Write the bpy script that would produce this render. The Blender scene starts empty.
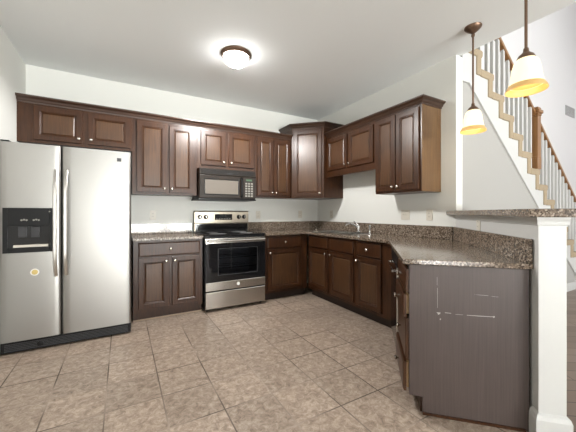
import bpy, bmesh, math, random
from mathutils import Matrix, Vector
random.seed(4)
S2 = math.sqrt(0.5)
sc = bpy.context.scene
COL = sc.collection

# ------------------------------------------------------------------ camera, world, light, exposure
cam_d = bpy.data.cameras.new('camera')
cam_d.sensor_width = 36.0
cam_d.lens = 291.0 / 576.0 * 36.0
cam_d.shift_y = -3.3 / 576.0
cam_d.clip_start = 0.05
cam = bpy.data.objects.new('camera', cam_d)
COL.objects.link(cam)
cam.location = (0, 0, 1.17)
cam.rotation_euler = (math.radians(90), 0, math.radians(-29.66))
sc.camera = cam

world = bpy.data.worlds.new('world')
sc.world = world
world.use_nodes = True
bgn = world.node_tree.nodes['Background']
bgn.inputs[0].default_value = (0.97, 0.98, 1.0, 1)
bgn.inputs[1].default_value = 0.2

def area(name, loc, rot, sx, sy, power, colr):
    l = bpy.data.lights.new(name, 'AREA')
    l.shape = 'RECTANGLE'; l.size = sx; l.size_y = sy; l.energy = power; l.color = colr
    o = bpy.data.objects.new(name, l); COL.objects.link(o)
    o.location = loc; o.rotation_euler = rot
    return o
# daylight and added fill entering by the windows of the wall behind the camera and by the tall foyer windows
WIN = [(0.10, 1.50), (1.90, 3.30)]
YF = -6.2                                             # wall behind the camera
for a, b in WIN:
    area('window_daylight', ((a+b)/2, YF-0.14, 1.35), (math.radians(95), 0, 0), b-a, 2.1, 10, (1.0, 0.975, 0.94))
    area('added_upward_fill', ((a+b)/2, YF-1.7, -0.1), (math.radians(135), 0, 0), 2.6, 2.8, 690, (1.0, 0.985, 0.945))  # unseen lamp added outside each window to brighten the ceiling
SIDE = (-4.6, -2.2)                                    # unseen glazed door, added in the left wall as a light source
area('side_door_fill', (-1.03, sum(SIDE)/2, 1.1), (math.radians(97), 0, math.radians(-90)), 2.3, 2.0, 95, (1.0, 0.985, 0.96))
area('foyer_window_daylight', (6.6, YF-0.12, 3.5), (math.radians(90), 0, 0), 3.4, 6.2, 115, (1.0, 0.975, 0.96))

sc.view_settings.view_transform = 'Standard'
sc.view_settings.look = 'None'
sc.view_settings.gamma = 1.0
sc.view_settings.exposure = 1.68
sc.view_settings.use_curve_mapping = False

# ------------------------------------------------------------------ materials
def new_mat(name):
    m = bpy.data.materials.new(name); m.use_nodes = True
    nt = m.node_tree
    return m, nt, nt.nodes['Principled BSDF']

def plain(name, c, rough=0.5, metal=0.0, coat=0.0, bump=0.0, bscale=60, var=0.04):
    m, nt, b = new_mat(name)
    tc = nt.nodes.new('ShaderNodeTexCoord')
    nz = nt.nodes.new('ShaderNodeTexNoise'); nz.inputs['Scale'].default_value = bscale
    nz.inputs['Detail'].default_value = 4
    nt.links.new(tc.outputs['Object'], nz.inputs['Vector'])
    cr = nt.nodes.new('ShaderNodeValToRGB')
    cr.color_ramp.elements[0].color = tuple(max(0, x*(1-var)) for x in c)+(1,)
    cr.color_ramp.elements[1].color = tuple(min(1, x*(1+var)) for x in c)+(1,)
    nt.links.new(nz.outputs['Fac'], cr.inputs['Fac'])
    nt.links.new(cr.outputs['Color'], b.inputs['Base Color'])
    b.inputs['Roughness'].default_value = rough
    b.inputs['Metallic'].default_value = metal
    b.inputs['Coat Weight'].default_value = coat
    if bump:
        bp = nt.nodes.new('ShaderNodeBump'); bp.inputs['Strength'].default_value = bump
        bp.inputs['Distance'].default_value = 0.002
        nt.links.new(nz.outputs['Fac'], bp.inputs['Height'])
        nt.links.new(bp.outputs['Normal'], b.inputs['Normal'])
    return m

def wood(name, dark, light, scale=(26, 26, 1.6), rough=0.38, coat=0.25, spec=0.5):
    m, nt, b = new_mat(name)
    tc = nt.nodes.new('ShaderNodeTexCoord')
    mp = nt.nodes.new('ShaderNodeMapping'); mp.inputs['Scale'].default_value = scale
    nt.links.new(tc.outputs['Object'], mp.inputs['Vector'])
    nz = nt.nodes.new('ShaderNodeTexNoise'); nz.inputs['Scale'].default_value = 2.2
    nz.inputs['Detail'].default_value = 8; nz.inputs['Roughness'].default_value = 0.62
    nz.inputs['Distortion'].default_value = 0.4
    nt.links.new(mp.outputs['Vector'], nz.inputs['Vector'])
    n2 = nt.nodes.new('ShaderNodeTexNoise'); n2.inputs['Scale'].default_value = 3.0
    nt.links.new(tc.outputs['Object'], n2.inputs['Vector'])
    mx = nt.nodes.new('ShaderNodeMath'); mx.operation = 'MULTIPLY_ADD'
    mx.inputs[1].default_value = 0.35
    nt.links.new(n2.outputs['Fac'], mx.inputs[0]); 
    m2 = nt.nodes.new('ShaderNodeMath'); m2.operation = 'MULTIPLY'; m2.inputs[1].default_value = 0.65
    nt.links.new(nz.outputs['Fac'], m2.inputs[0]); nt.links.new(m2.outputs[0], mx.inputs[2])
    cr = nt.nodes.new('ShaderNodeValToRGB')
    cr.color_ramp.elements[0].position = 0.32; cr.color_ramp.elements[0].color = dark+(1,)
    cr.color_ramp.elements[1].position = 0.68; cr.color_ramp.elements[1].color = light+(1,)
    nt.links.new(mx.outputs[0], cr.inputs['Fac'])
    nt.links.new(cr.outputs['Color'], b.inputs['Base Color'])
    b.inputs['Roughness'].default_value = rough
    b.inputs['Coat Weight'].default_value = coat
    b.inputs['Coat Roughness'].default_value = 0.3
    b.inputs['Specular IOR Level'].default_value = spec
    return m

def granite(name):
    m, nt, b = new_mat(name)
    tc = nt.nodes.new('ShaderNodeTexCoord')
    v1 = nt.nodes.new('ShaderNodeTexVoronoi'); v1.inputs['Scale'].default_value = 130
    nt.links.new(tc.outputs['Object'], v1.inputs['Vector'])
    n1 = nt.nodes.new('ShaderNodeTexNoise'); n1.inputs['Scale'].default_value = 90; n1.inputs['Detail'].default_value = 6
    n1.inputs['Roughness'].default_value = 0.7
    nt.links.new(tc.outputs['Object'], n1.inputs['Vector'])
    cr = nt.nodes.new('ShaderNodeValToRGB')
    e = cr.color_ramp.elements
    e[0].position = 0.0; e[0].color = (0.022, 0.016, 0.012, 1)
    e[1].position = 1.0; e[1].color = (0.46, 0.39, 0.32, 1)
    for p, c in ((0.3, (0.055, 0.039, 0.028)), (0.45, (0.130, 0.096, 0.070)), (0.62, (0.20, 0.152, 0.113)), (0.75, (0.36, 0.295, 0.235))):
        k = e.new(p); k.color = c+(1,)
    sp = nt.nodes.new('ShaderNodeSeparateColor')
    nt.links.new(v1.outputs['Color'], sp.inputs[0])
    mm = nt.nodes.new('ShaderNodeMath'); mm.operation = 'MULTIPLY_ADD'; mm.inputs[1].default_value = 0.6
    nt.links.new(sp.outputs[0], mm.inputs[0])
    m3 = nt.nodes.new('ShaderNodeMath'); m3.operation = 'MULTIPLY'; m3.inputs[1].default_value = 0.42
    nt.links.new(n1.outputs['Fac'], m3.inputs[0]); nt.links.new(m3.outputs[0], mm.inputs[2])
    nt.links.new(mm.outputs[0], cr.inputs['Fac'])
    nt.links.new(cr.outputs['Color'], b.inputs['Base Color'])
    b.inputs['Roughness'].default_value = 0.12
    b.inputs['IOR'].default_value = 1.5
    return m

def steel(name, c=(0.36, 0.35, 0.333), rough=0.38, axis='X'):
    m, nt, b = new_mat(name)
    tc = nt.nodes.new('ShaderNodeTexCoord')
    mp = nt.nodes.new('ShaderNodeMapping')
    mp.inputs['Scale'].default_value = (1.5, 1.5, 260) if axis == 'X' else (260, 260, 1.5)
    nt.links.new(tc.outputs['Object'], mp.inputs['Vector'])
    nz = nt.nodes.new('ShaderNodeTexNoise'); nz.inputs['Scale'].default_value = 1.5; nz.inputs['Detail'].default_value = 3
    nt.links.new(mp.outputs['Vector'], nz.inputs['Vector'])
    mr = nt.nodes.new('ShaderNodeMapRange')
    mr.inputs['To Min'].default_value = rough-0.012; mr.inputs['To Max'].default_value = rough+0.012
    nt.links.new(nz.outputs['Fac'], mr.inputs['Value'])
    nt.links.new(mr.outputs['Result'], b.inputs['Roughness'])
    n2 = nt.nodes.new('ShaderNodeTexNoise'); n2.inputs['Scale'].default_value = 2.3
    nt.links.new(tc.outputs['Object'], n2.inputs['Vector'])
    bp = nt.nodes.new('ShaderNodeBump'); bp.inputs['Strength'].default_value = 0.08; bp.inputs['Distance'].default_value = 0.01
    nt.links.new(n2.outputs['Fac'], bp.inputs['Height']); nt.links.new(bp.outputs['Normal'], b.inputs['Normal'])
    b.inputs['Base Color'].default_value = c+(1,)
    b.inputs['Metallic'].default_value = 1.0
    return m

def tiles(name):
    m, nt, b = new_mat(name)
    L = nt.links.new
    tc = nt.nodes.new('ShaderNodeTexCoord')
    sep = nt.nodes.new('ShaderNodeSeparateXYZ'); L(tc.outputs['Object'], sep.inputs[0])
    def M(op, a, bb=None):
        n = nt.nodes.new('ShaderNodeMath'); n.operation = op
        for i, v in enumerate((a, bb)):
            if v is None: continue
            if isinstance(v, (int, float)): n.inputs[i].default_value = v
            else: L(v, n.inputs[i])
        return n.outputs[0]
    tx = M('DIVIDE', M('ADD', sep.outputs[0], 0.40+0.3105*40), 0.3105)
    ty = M('DIVIDE', M('ADD', sep.outputs[1], 0.3165*40-1.69), 0.3165)
    fx, fy = M('FRACT', tx), M('FRACT', ty)
    ex = M('MINIMUM', fx, M('SUBTRACT', 1.0, fx)); ey = M('MINIMUM', fy, M('SUBTRACT', 1.0, fy))
    ed = M('MINIMUM', ex, ey)
    gr = nt.nodes.new('ShaderNodeMapRange'); gr.inputs['From Min'].default_value = 0.009; gr.inputs['From Max'].default_value = 0.016
    L(ed, gr.inputs['Value'])
    cell = nt.nodes.new('ShaderNodeCombineXYZ'); L(M('FLOOR', tx), cell.inputs[0]); L(M('FLOOR', ty), cell.inputs[1])
    wn = nt.nodes.new('ShaderNodeTexWhiteNoise'); wn.noise_dimensions = '2D'; L(cell.outputs[0], wn.inputs['Vector'])
    off = nt.nodes.new('ShaderNodeVectorMath'); off.operation = 'MULTIPLY_ADD'
    L(wn.outputs['Color'], off.inputs[0]); off.inputs[1].default_value = (9, 9, 9); L(tc.outputs['Object'], off.inputs[2])
    nz = nt.nodes.new('ShaderNodeTexNoise'); nz.inputs['Scale'].default_value = 26; nz.inputs['Detail'].default_value = 9
    nz.inputs['Roughness'].default_value = 0.76; nz.inputs['Distortion'].default_value = 0.7
    L(off.outputs[0], nz.inputs['Vector'])
    cr = nt.nodes.new('ShaderNodeValToRGB'); e = cr.color_ramp.elements
    e[0].position = 0.33; e[0].color = (0.175, 0.125, 0.092, 1)
    e[1].position = 0.68; e[1].color = (0.57, 0.475, 0.395, 1)
    k = e.new(0.5); k.color = (0.365, 0.284, 0.222, 1)
    L(nz.outputs['Fac'], cr.inputs['Fac'])
    hv = nt.nodes.new('ShaderNodeHueSaturation')
    vr = nt.nodes.new('ShaderNodeMapRange'); vr.inputs['To Min'].default_value = 0.88; vr.inputs['To Max'].default_value = 1.10
    L(wn.outputs['Value'], vr.inputs['Value']); L(vr.outputs['Result'], hv.inputs['Value']); L(cr.outputs['Color'], hv.inputs['Color'])
    gn = nt.nodes.new('ShaderNodeTexNoise'); gn.inputs['Scale'].default_value = 1.7; L(tc.outputs['Object'], gn.inputs['Vector'])
    gc = nt.nodes.new('ShaderNodeValToRGB'); gc.color_ramp.elements[0].position = 0.4; gc.color_ramp.elements[1].position = 0.62
    gc.color_ramp.elements[0].color = (0.10, 0.075, 0.058, 1); gc.color_ramp.elements[1].color = (0.42, 0.34, 0.28, 1)
    L(gn.outputs['Fac'], gc.inputs['Fac'])
    mix = nt.nodes.new('ShaderNodeMix'); mix.data_type = 'RGBA'
    L(gr.outputs['Result'], mix.inputs['Factor']); L(gc.outputs['Color'], mix.inputs[6]); L(hv.outputs['Color'], mix.inputs[7])
    L(mix.outputs[2], b.inputs['Base Color'])
    rr = nt.nodes.new('ShaderNodeMapRange'); rr.inputs['To Min'].default_value = 0.75; rr.inputs['To Max'].default_value = 0.34
    L(gr.outputs['Result'], rr.inputs['Value']); L(rr.outputs['Result'], b.inputs['Roughness'])
    hh = M('ADD', gr.outputs['Result'], M('MULTIPLY', nz.outputs['Fac'], 0.35))
    bp = nt.nodes.new('ShaderNodeBump'); bp.inputs['Strength'].default_value = 0.35; bp.inputs['Distance'].default_value = 0.003
    L(hh, bp.inputs['Height']); L(bp.outputs['Normal'], b.inputs['Normal'])
    return m

def planks(name):
    m, nt, b = new_mat(name)
    tc = nt.nodes.new('ShaderNodeTexCoord')
    mp = nt.nodes.new('ShaderNodeMapping'); mp.inputs['Rotation'].default_value = (0, 0, math.radians(35))
    nt.links.new(tc.outputs['Object'], mp.inputs['Vector'])
    br = nt.nodes.new('ShaderNodeTexBrick')
    br.inputs['Scale'].default_value = 1.0; br.inputs['Brick Width'].default_value = 0.9; br.inputs['Row Height'].default_value = 0.13
    br.inputs['Mortar Size'].default_value = 0.003
    br.inputs['Color1'].default_value = (0.17, 0.115, 0.085, 1); br.inputs['Color2'].default_value = (0.28, 0.20, 0.155, 1)
    br.inputs['Mortar'].default_value = (0.05, 0.035, 0.03, 1)
    nt.links.new(mp.outputs['Vector'], br.inputs['Vector'])
    nt.links.new(br.outputs['Color'], b.inputs['Base Color'])
    b.inputs['Roughness'].default_value = 0.32
    return m

def emis(name, c, strength, base=(0.9, 0.88, 0.82), centre=None):
    m, nt, b = new_mat(name)
    b.inputs['Base Color'].default_value = base+(1,)
    b.inputs['Emission Color'].default_value = c+(1,)
    b.inputs['Emission Strength'].default_value = strength
    b.inputs['Roughness'].default_value = 0.3
    tc = nt.nodes.new('ShaderNodeTexCoord')
    nz = nt.nodes.new('ShaderNodeTexNoise'); nz.inputs['Scale'].default_value = 18; nz.inputs['Detail'].default_value = 3
    nt.links.new(tc.outputs['Object'], nz.inputs['Vector'])
    mr = nt.nodes.new('ShaderNodeMapRange'); mr.inputs['To Min'].default_value = strength*0.8; mr.inputs['To Max'].default_value = strength*1.2
    nt.links.new(nz.outputs['Fac'], mr.inputs['Value']); nt.links.new(mr.outputs['Result'], b.inputs['Emission Strength'])
    return m

def glass(name, tint=(0.9, 0.93, 0.92), opacity=0.0, rough=0.02):
    m, nt, b = new_mat(name)
    out = nt.nodes['Material Output']
    tr = nt.nodes.new('ShaderNodeBsdfTransparent'); tr.inputs[0].default_value = tint+(1,)
    gl = nt.nodes.new('ShaderNodeBsdfGlossy'); gl.inputs['Roughness'].default_value = rough
    fr = nt.nodes.new('ShaderNodeFresnel'); fr.inputs[0].default_value = 1.5
    mx = nt.nodes.new('ShaderNodeMixShader')
    nt.links.new(fr.outputs[0], mx.inputs[0]); nt.links.new(tr.outputs[0], mx.inputs[1]); nt.links.new(gl.outputs[0], mx.inputs[2])
    nt.links.new(mx.outputs[0], out.inputs['Surface'])
    return m

M = {}
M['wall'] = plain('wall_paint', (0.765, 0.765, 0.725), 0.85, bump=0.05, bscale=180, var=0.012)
M['greige'] = plain('greige_wall', (0.40, 0.388, 0.366), 0.85, bump=0.05, bscale=180, var=0.012)  # greyer, darker base colour than the kitchen walls
M['foyer'] = plain('foyer_paint', (0.78, 0.765, 0.77), 0.85, bscale=180, var=0.012)
M['ceiling'] = plain('ceiling_paint', (0.85, 0.865, 0.86), 0.9, bump=0.05, bscale=220, var=0.012)
M['trim'] = plain('white_trim_paint', (0.60, 0.597, 0.58), 0.4, var=0.01)
M['white'] = plain('white_plastic', (0.66, 0.62, 0.54), 0.35, var=0.01)
M['slot'] = plain('dark_slot', (0.10, 0.09, 0.08), 0.6)
M['tile'] = tiles('brown_stone_tile')
M['plank'] = planks('brown_wood_planks')
M['cab'] = wood('espresso_wood', (0.014, 0.0046, 0.0018), (0.072, 0.0265, 0.0088), rough=0.34, coat=0.05, spec=0.36)
M['panel'] = wood('espresso_panel_wood', (0.030, 0.0125, 0.0052), (0.104, 0.048, 0.020), rough=0.34, coat=0.05, spec=0.42)
M['crown'] = wood('espresso_crown_wood', (0.030, 0.014, 0.008), (0.070, 0.034, 0.020), scale=(2, 26, 26))
M['endp'] = wood('brown_veneer', (0.050, 0.034, 0.030), (0.086, 0.063, 0.056), scale=(60, 60, 1.2), rough=0.45, coat=0.1)
M['veneer'] = wood('side_veneer_warm_light', (0.085, 0.042, 0.016), (0.185, 0.100, 0.040), rough=0.3, coat=0.2)  # warm pendant light put into the side panel's colour
M['inside'] = plain('cabinet_inside_toe_shade', (0.030, 0.018, 0.013), 0.7)
M['maple'] = wood('pale_drawer_wood', (0.36, 0.22, 0.10), (0.52, 0.34, 0.17))
M['oak'] = wood('golden_oak', (0.17, 0.075, 0.024), (0.33, 0.165, 0.060), rough=0.35)
M['carpet'] = plain('beige_carpet', (0.36, 0.285, 0.19), 0.95, bump=0.8, bscale=160, var=0.28)
M['granite'] = granite('brown_granite')
M['steel'] = steel('brushed_steel')
M['steelx'] = steel('brushed_steel_range', c=(0.48, 0.455, 0.42), rough=0.25, axis='X')
M['steelg'] = steel('steel_warm_reflection', c=(0.31, 0.27, 0.215), rough=0.28, axis='X')  # backguard steel, warm reflection tinted into its colour
M['handle'] = steel('handle_steel', c=(0.66, 0.64, 0.61), rough=0.32, axis='X')
M['nickel'] = plain('satin_nickel', (0.72, 0.68, 0.62), 0.25, metal=1.0, var=0.02)
M['chrome'] = plain('chrome', (0.80, 0.80, 0.80), 0.1, metal=1.0, var=0.02)
M['black'] = plain('black_plastic', (0.007, 0.007, 0.0075), 0.4)
M['gloss'] = plain('black_gloss', (0.010, 0.010, 0.011), 0.06, var=0.02)
M['grey'] = plain('grey_plastic', (0.055, 0.055, 0.058), 0.4)
M['micro'] = plain('black_microwave_shell', (0.017, 0.011, 0.007), 0.34)
M['mwin'] = plain('microwave_window', (0.13, 0.108, 0.085), 0.45, coat=0.0, bscale=400, var=0.2)
M['ringgrey'] = plain('burner_ring', (0.16, 0.16, 0.16), 0.3)
M['ovenglass'] = glass('tinted_oven_glass', (0.55, 0.56, 0.58))
M['cavity'] = plain('oven_enamel', (0.22, 0.22, 0.23), 0.4)
M['display'] = emis('green_display', (0.35, 1.0, 0.4), 0.06, base=(0.02, 0.03, 0.02))
M['darkdisplay'] = plain('dark_display', (0.012, 0.014, 0.016), 0.1)
M['button'] = plain('button_print', (0.26, 0.25, 0.22), 0.5)
M['bronze'] = plain('bronze', (0.17, 0.105, 0.07), 0.35, metal=0.7, var=0.1)
M['shade'] = emis('lit_glass_shade', (1.0, 0.78, 0.38), 0.34, base=(0.72, 0.62, 0.44))
M['amber'] = emis('lit_amber_glass', (1.0, 0.58, 0.18), 0.05, base=(0.50, 0.32, 0.12))
M['bowl'] = emis('lit_frosted_bowl', (1.0, 0.985, 0.965), 10.0)
M['shoe'] = plain('pale_shoe_wood', (0.50, 0.38, 0.28), 0.6)
M['scratch'] = plain('raw_scrape', (0.42, 0.40, 0.375), 0.8)
M['gold'] = plain('gold_foil', (0.62, 0.48, 0.18), 0.35, metal=0.6)
M['paper'] = plain('white_paper', (0.80, 0.78, 0.74), 0.6)
M['vent'] = plain('grey_vent_paint', (0.42, 0.41, 0.41), 0.6)
M['pane'] = glass('window_pane', (0.97, 0.99, 1.0))

for k in ('black', 'micro', 'grey'):
    M[k].node_tree.nodes['Principled BSDF'].inputs['Specular IOR Level'].default_value = 0.25

# ------------------------------------------------------------------ helpers
def obj(name, bm, mat, parent=None, loc=None, rot=None, bevel=0.0, smooth=False, segs=2):
    bmesh.ops.recalc_face_normals(bm, faces=bm.faces[:])
    me = bpy.data.meshes.new(name); bm.to_mesh(me); bm.free()
    me.materials.append(M[mat])
    o = bpy.data.objects.new(name, me); COL.objects.link(o)
    if parent: o.parent = parent
    if loc: o.location = loc
    if rot is not None: o.rotation_euler = (0, 0, rot)
    if smooth:
        for p in me.polygons: p.use_smooth = True
        if hasattr(me, 'set_sharp_from_angle'): me.set_sharp_from_angle(angle=math.radians(40))
    if bevel:
        md = o.modifiers.new('bevel', 'BEVEL'); md.width = bevel; md.segments = segs
        md.limit_method = 'ANGLE'; md.angle_limit = math.radians(35)
    return o

def bx(bm, x0, x1, y0, y1, z0, z1):
    v = [bm.verts.new(p) for p in ((x0,y0,z0),(x1,y0,z0),(x1,y1,z0),(x0,y1,z0),(x0,y0,z1),(x1,y0,z1),(x1,y1,z1),(x0,y1,z1))]
    for f in ((0,3,2,1),(4,5,6,7),(0,1,5,4),(1,2,6,5),(2,3,7,6),(3,0,4,7)):
        bm.faces.new([v[i] for i in f])
    return bm

def box(x0, x1, y0, y1, z0, z1):
    return bx(bmesh.new(), x0, x1, y0, y1, z0, z1)

def boxes(lst):
    bm = bmesh.new()
    for b in lst: bx(bm, *b)
    return bm

def prism(bm, pts, lo, hi, axis='z'):
    def P(a, b, c):
        return {'z': (a, b, c), 'y': (a, c, b), 'x': (c, a, b)}[axis]
    A = [bm.verts.new(P(p[0], p[1], lo)) for p in pts]
    B = [bm.verts.new(P(p[0], p[1], hi)) for p in pts]
    bm.faces.new(A); bm.faces.new(B[::-1])
    n = len(pts)
    for i in range(n): bm.faces.new((A[i], A[(i+1) % n], B[(i+1) % n], B[i]))
    return bm

def lathe(prof, n=28, axis='z', at=(0, 0, 0), bm=None):
    bm = bm or bmesh.new()
    rings = []
    for r, h in prof:
        ring = []
        for k in range(n):
            a = 2*math.pi*k/n
            if axis == 'z': p = (r*math.cos(a), r*math.sin(a), h)
            else: p = (r*math.cos(a), -h, r*math.sin(a))          # axis pointing to -y
            ring.append(bm.verts.new((p[0]+at[0], p[1]+at[1], p[2]+at[2])))
        rings.append(ring)
    for a, b in zip(rings, rings[1:]):
        for k in range(n): bm.faces.new((a[k], a[(k+1) % n], b[(k+1) % n], b[k]))
    if prof[0][0] > 1e-6: bm.faces.new(rings[0][::-1])
    if prof[-1][0] > 1e-6: bm.faces.new(rings[-1])
    bmesh.ops.remove_doubles(bm, verts=bm.verts[:], dist=1e-5)
    return bm

def tube(pts, r, n=10, bm=None):
    bm = bm or bmesh.new()
    pts = [Vector(p) for p in pts]; rings = []
    for i, p in enumerate(pts):
        t = (pts[min(i+1, len(pts)-1)]-pts[max(i-1, 0)]).normalized()
        ref = Vector((0, 0, 1)) if abs(t.z) < 0.9 else Vector((1, 0, 0))
        u = t.cross(ref).normalized(); w = u.cross(t)
        rr = r[i] if isinstance(r, (list, tuple)) else r
        rings.append([bm.verts.new(p+u*rr*math.cos(2*math.pi*k/n)+w*rr*math.sin(2*math.pi*k/n)) for k in range(n)])
    for a, b in zip(rings, rings[1:]):
        for k in range(n): bm.faces.new((a[k], a[(k+1) % n], b[(k+1) % n], b[k]))
    bm.faces.new(rings[0][::-1]); bm.faces.new(rings[-1])
    return bm

def sweep(path, prof):
    """mitred moulding: path of plan points, prof = (outward offset, z) with outward on the right of travel"""
    bm = bmesh.new(); n = len(path); secs = []
    for i, p in enumerate(path):
        p = Vector(p)
        def nrm(a, b):
            d = (Vector(b)-Vector(a)).normalized(); return Vector((d.y, -d.x))
        if i == 0: m = nrm(path[0], path[1])
        elif i == n-1: m = nrm(path[-2], path[-1])
        else:
            a = nrm(path[i-1], path[i]); b = nrm(path[i], path[i+1])
            m = (a+b); m = m/(m.dot(a))
        secs.append([bm.verts.new((p.x+m.x*o, p.y+m.y*o, z)) for o, z in prof])
    k = len(prof)
    for a, b in zip(secs, secs[1:]):
        for j in range(k): bm.faces.new((a[j], a[(j+1) % k], b[(j+1) % k], b[j]))
    bm.faces.new(secs[0]); bm.faces.new(secs[-1][::-1])
    return bm

def thing(name, label, cat, loc=(0, 0, 0), rot=0.0, group=None):
    o = bpy.data.objects.new(name, None); COL.objects.link(o)
    o.empty_display_size = 0.1
    o.location = loc; o.rotation_euler = (0, 0, rot); o['label'] = label; o['category'] = cat
    if group: o['group'] = group
    return o

def tag(o, label, cat, group=None):
    o['label'] = label; o['category'] = cat
    if group: o['group'] = group
    return o

def struct(name, bm, mat, bevel=0.0):
    o = obj(name, bm, mat, bevel=bevel); o['kind'] = 'structure'
    return o

def dup(root, loc, rot, label, group=None):
    r = root.copy(); COL.objects.link(r); r.location = loc; r.rotation_euler = (0, 0, rot); r['label'] = label
    if group: r['group'] = group
    for ch in list(root.children):
        c = ch.copy(); COL.objects.link(c); c.parent = r
        for g in ch.children:
            d = g.copy(); COL.objects.link(d); d.parent = c
    return r

def pq(p, q, z=None):
    v = (q*S2+p*S2, -q*S2+p*S2)
    return v if z is None else v+(z,)

# ------------------------------------------------------------------ the room
XL, YB, XR, H = -0.89, 4.06, 2.89, 2.745
XE, HT = 11.0, 7.2
PS, PQ0, PQ1 = 1.780, 0.845, 0.963           # pony wall: near end, kitchen face, hall face
yj = XR-0.89*math.sqrt(2)
# tile inside the kitchen, planks in the hall
struct('floor', prism(bmesh.new(), [(XL, XL-0.9*math.sqrt(2)), (3.0, 3.0-0.9*math.sqrt(2)), (3.0, YB), (XL, YB)], -0.1, 0.0), 'tile')
struct('floor_hall', prism(bmesh.new(), [(XL, YF), (XE, YF), (XE, 2.75), (3.001, 2.75), (3.001, 3.0-0.9*math.sqrt(2)), (XL, XL-0.9*math.sqrt(2)-0.001)], -0.1, 0.0), 'plank')
struct('ceiling', box(XL, 2.95, YF, YB, H, H+0.22), 'ceiling')
struct('ceiling_foyer', box(2.95, XE, YF, 2.75, HT, HT+0.15), 'ceiling')
struct('wall_upper_landing', box(2.80, 2.949, YF, YB, H+0.221, HT), 'wall')
struct('wall_left', boxes([(XL-0.12, XL, YF, SIDE[0], 0, H), (XL-0.12, XL, SIDE[1], YB, 0, H), (XL-0.12, XL, SIDE[0], SIDE[1], 2.15, H)]), 'wall')
ym = sum(SIDE)/2
dg = struct('added_door_1', boxes([(XL-0.09, XL-0.03, SIDE[0], SIDE[0]+0.07, 0, 2.15), (XL-0.09, XL-0.03, SIDE[1]-0.07, SIDE[1], 0, 2.15), (XL-0.09, XL-0.03, ym-0.05, ym+0.05, 0.07, 2.08),
    (XL-0.09, XL-0.03, SIDE[0]+0.07, SIDE[1]-0.07, 0, 0.07), (XL-0.09, XL-0.03, SIDE[0]+0.07, SIDE[1]-0.07, 2.08, 2.15)]), 'trim')
obj('added_door_glass', boxes([(XL-0.063, XL-0.057, SIDE[0]+0.07, ym-0.05, 0.07, 2.08), (XL-0.063, XL-0.057, ym+0.05, SIDE[1]-0.07, 0.07, 2.08)]), 'pane', dg)  # unseen door, added for its fill light
struct('wall_back', box(XL-0.12, 3.0, YB, YB+0.12, 0, H), 'wall')
struct('wall_right', box(XR, 3.0, 1.690, YB, 0, H), 'wall')
struct('wall_stairwell', box(3.0, XE, 2.75, 2.87, 0, HT), 'foyer')
struct('wall_foyer', box(XE, XE+0.12, YF, 2.87, 0, HT), 'foyer')
# wall behind the camera, with window openings
fb = []
edges = [(XL, WIN[0][0]), (WIN[0][1], WIN[1][0]), (WIN[1][1], 4.9), (8.3, XE)]
for a, b in edges: fb.append((a, b, YF-0.12, YF, 0, HT if a > 3 else H))
for a, b in WIN: fb += [(a, b, YF-0.12, YF, 0, 0.3), (a, b, YF-0.12, YF, 2.4, H)]
fb += [(4.9, 8.3, YF-0.12, YF, 0, 0.4), (4.9, 8.3, YF-0.12, YF, 6.6, HT)]
struct('wall_front', boxes(fb), 'wall')
n = 0
for a, b, z0, z1 in [(WIN[0][0], WIN[0][1], 0.3, 2.4), (WIN[1][0], WIN[1][1], 0.3, 2.4), (4.9, 8.3, 0.4, 6.6)]:
    n += 1
    m = (a+b)/2; zm = (z0+z1)/2
    w = struct('window_%d' % n, boxes([(a, a+0.06, YF-0.09, YF-0.03, z0, z1), (b-0.06, b, YF-0.09, YF-0.03, z0, z1),
        (a+0.06, b-0.06, YF-0.09, YF-0.03, z0, z0+0.06), (a+0.06, b-0.06, YF-0.09, YF-0.03, z1-0.06, z1),
        (m-0.03, m+0.03, YF-0.085, YF-0.035, z0+0.06, z1-0.06), (a+0.06, b-0.06, YF-0.08, YF-0.04, zm-0.025, zm+0.025)]), 'trim')
    obj('window_pane', box(a+0.06, b-0.06, YF-0.064, YF-0.058, z0+0.06, z1-0.06), 'pane', w)

# half wall of the peninsula (kitchen face q=0.845), its end casing and moulding
xa = XR-0.001
pony = [pq(PS, PQ0), (xa, xa-PQ0*math.sqrt(2)), (3.0, 1.689), (3.0, 3.0-PQ1*math.sqrt(2)), pq(PS, PQ1)]
struct('wall_peninsula', prism(bmesh.new(), pony, 0, 1.147), 'trim')
struct('trim_1', sweep([(xa, xa-(PQ0)*math.sqrt(2)), pq(PS, PQ0), pq(PS, PQ1), pq(2.9, PQ1)],
       [(0.0005, 1.105), (0.008, 1.108), (0.009, 1.125), (0.013, 1.140), (0.013, 1.146), (0.0005, 1.146)]), 'trim')
struct('baseboard_peninsula', sweep([pq(1.835, PQ0), pq(PS, PQ0), pq(PS, PQ1), pq(2.9, PQ1)],
       [(0.0005, 0.0), (0.018, 0.0), (0.018, 0.115), (0.012, 0.135), (0.0005, 0.145)]), 'trim')
# wall end casing
# wall below the stairs
YS = 1.69
def sl(x): return 2.519-0.7935*(x-3.129)              # lower edge of the stair stringer
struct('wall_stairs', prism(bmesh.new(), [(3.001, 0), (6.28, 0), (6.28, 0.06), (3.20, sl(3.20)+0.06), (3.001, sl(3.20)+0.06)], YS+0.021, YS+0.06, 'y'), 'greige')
struct('baseboard_stairs', box(3.005, 6.15, YS+0.004, YS+0.020, 0, 0.12), 'trim')
struct('baseboard_stairwell', box(6.6, XE, 2.73, 2.75, 0, 0.13), 'trim')

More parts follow.
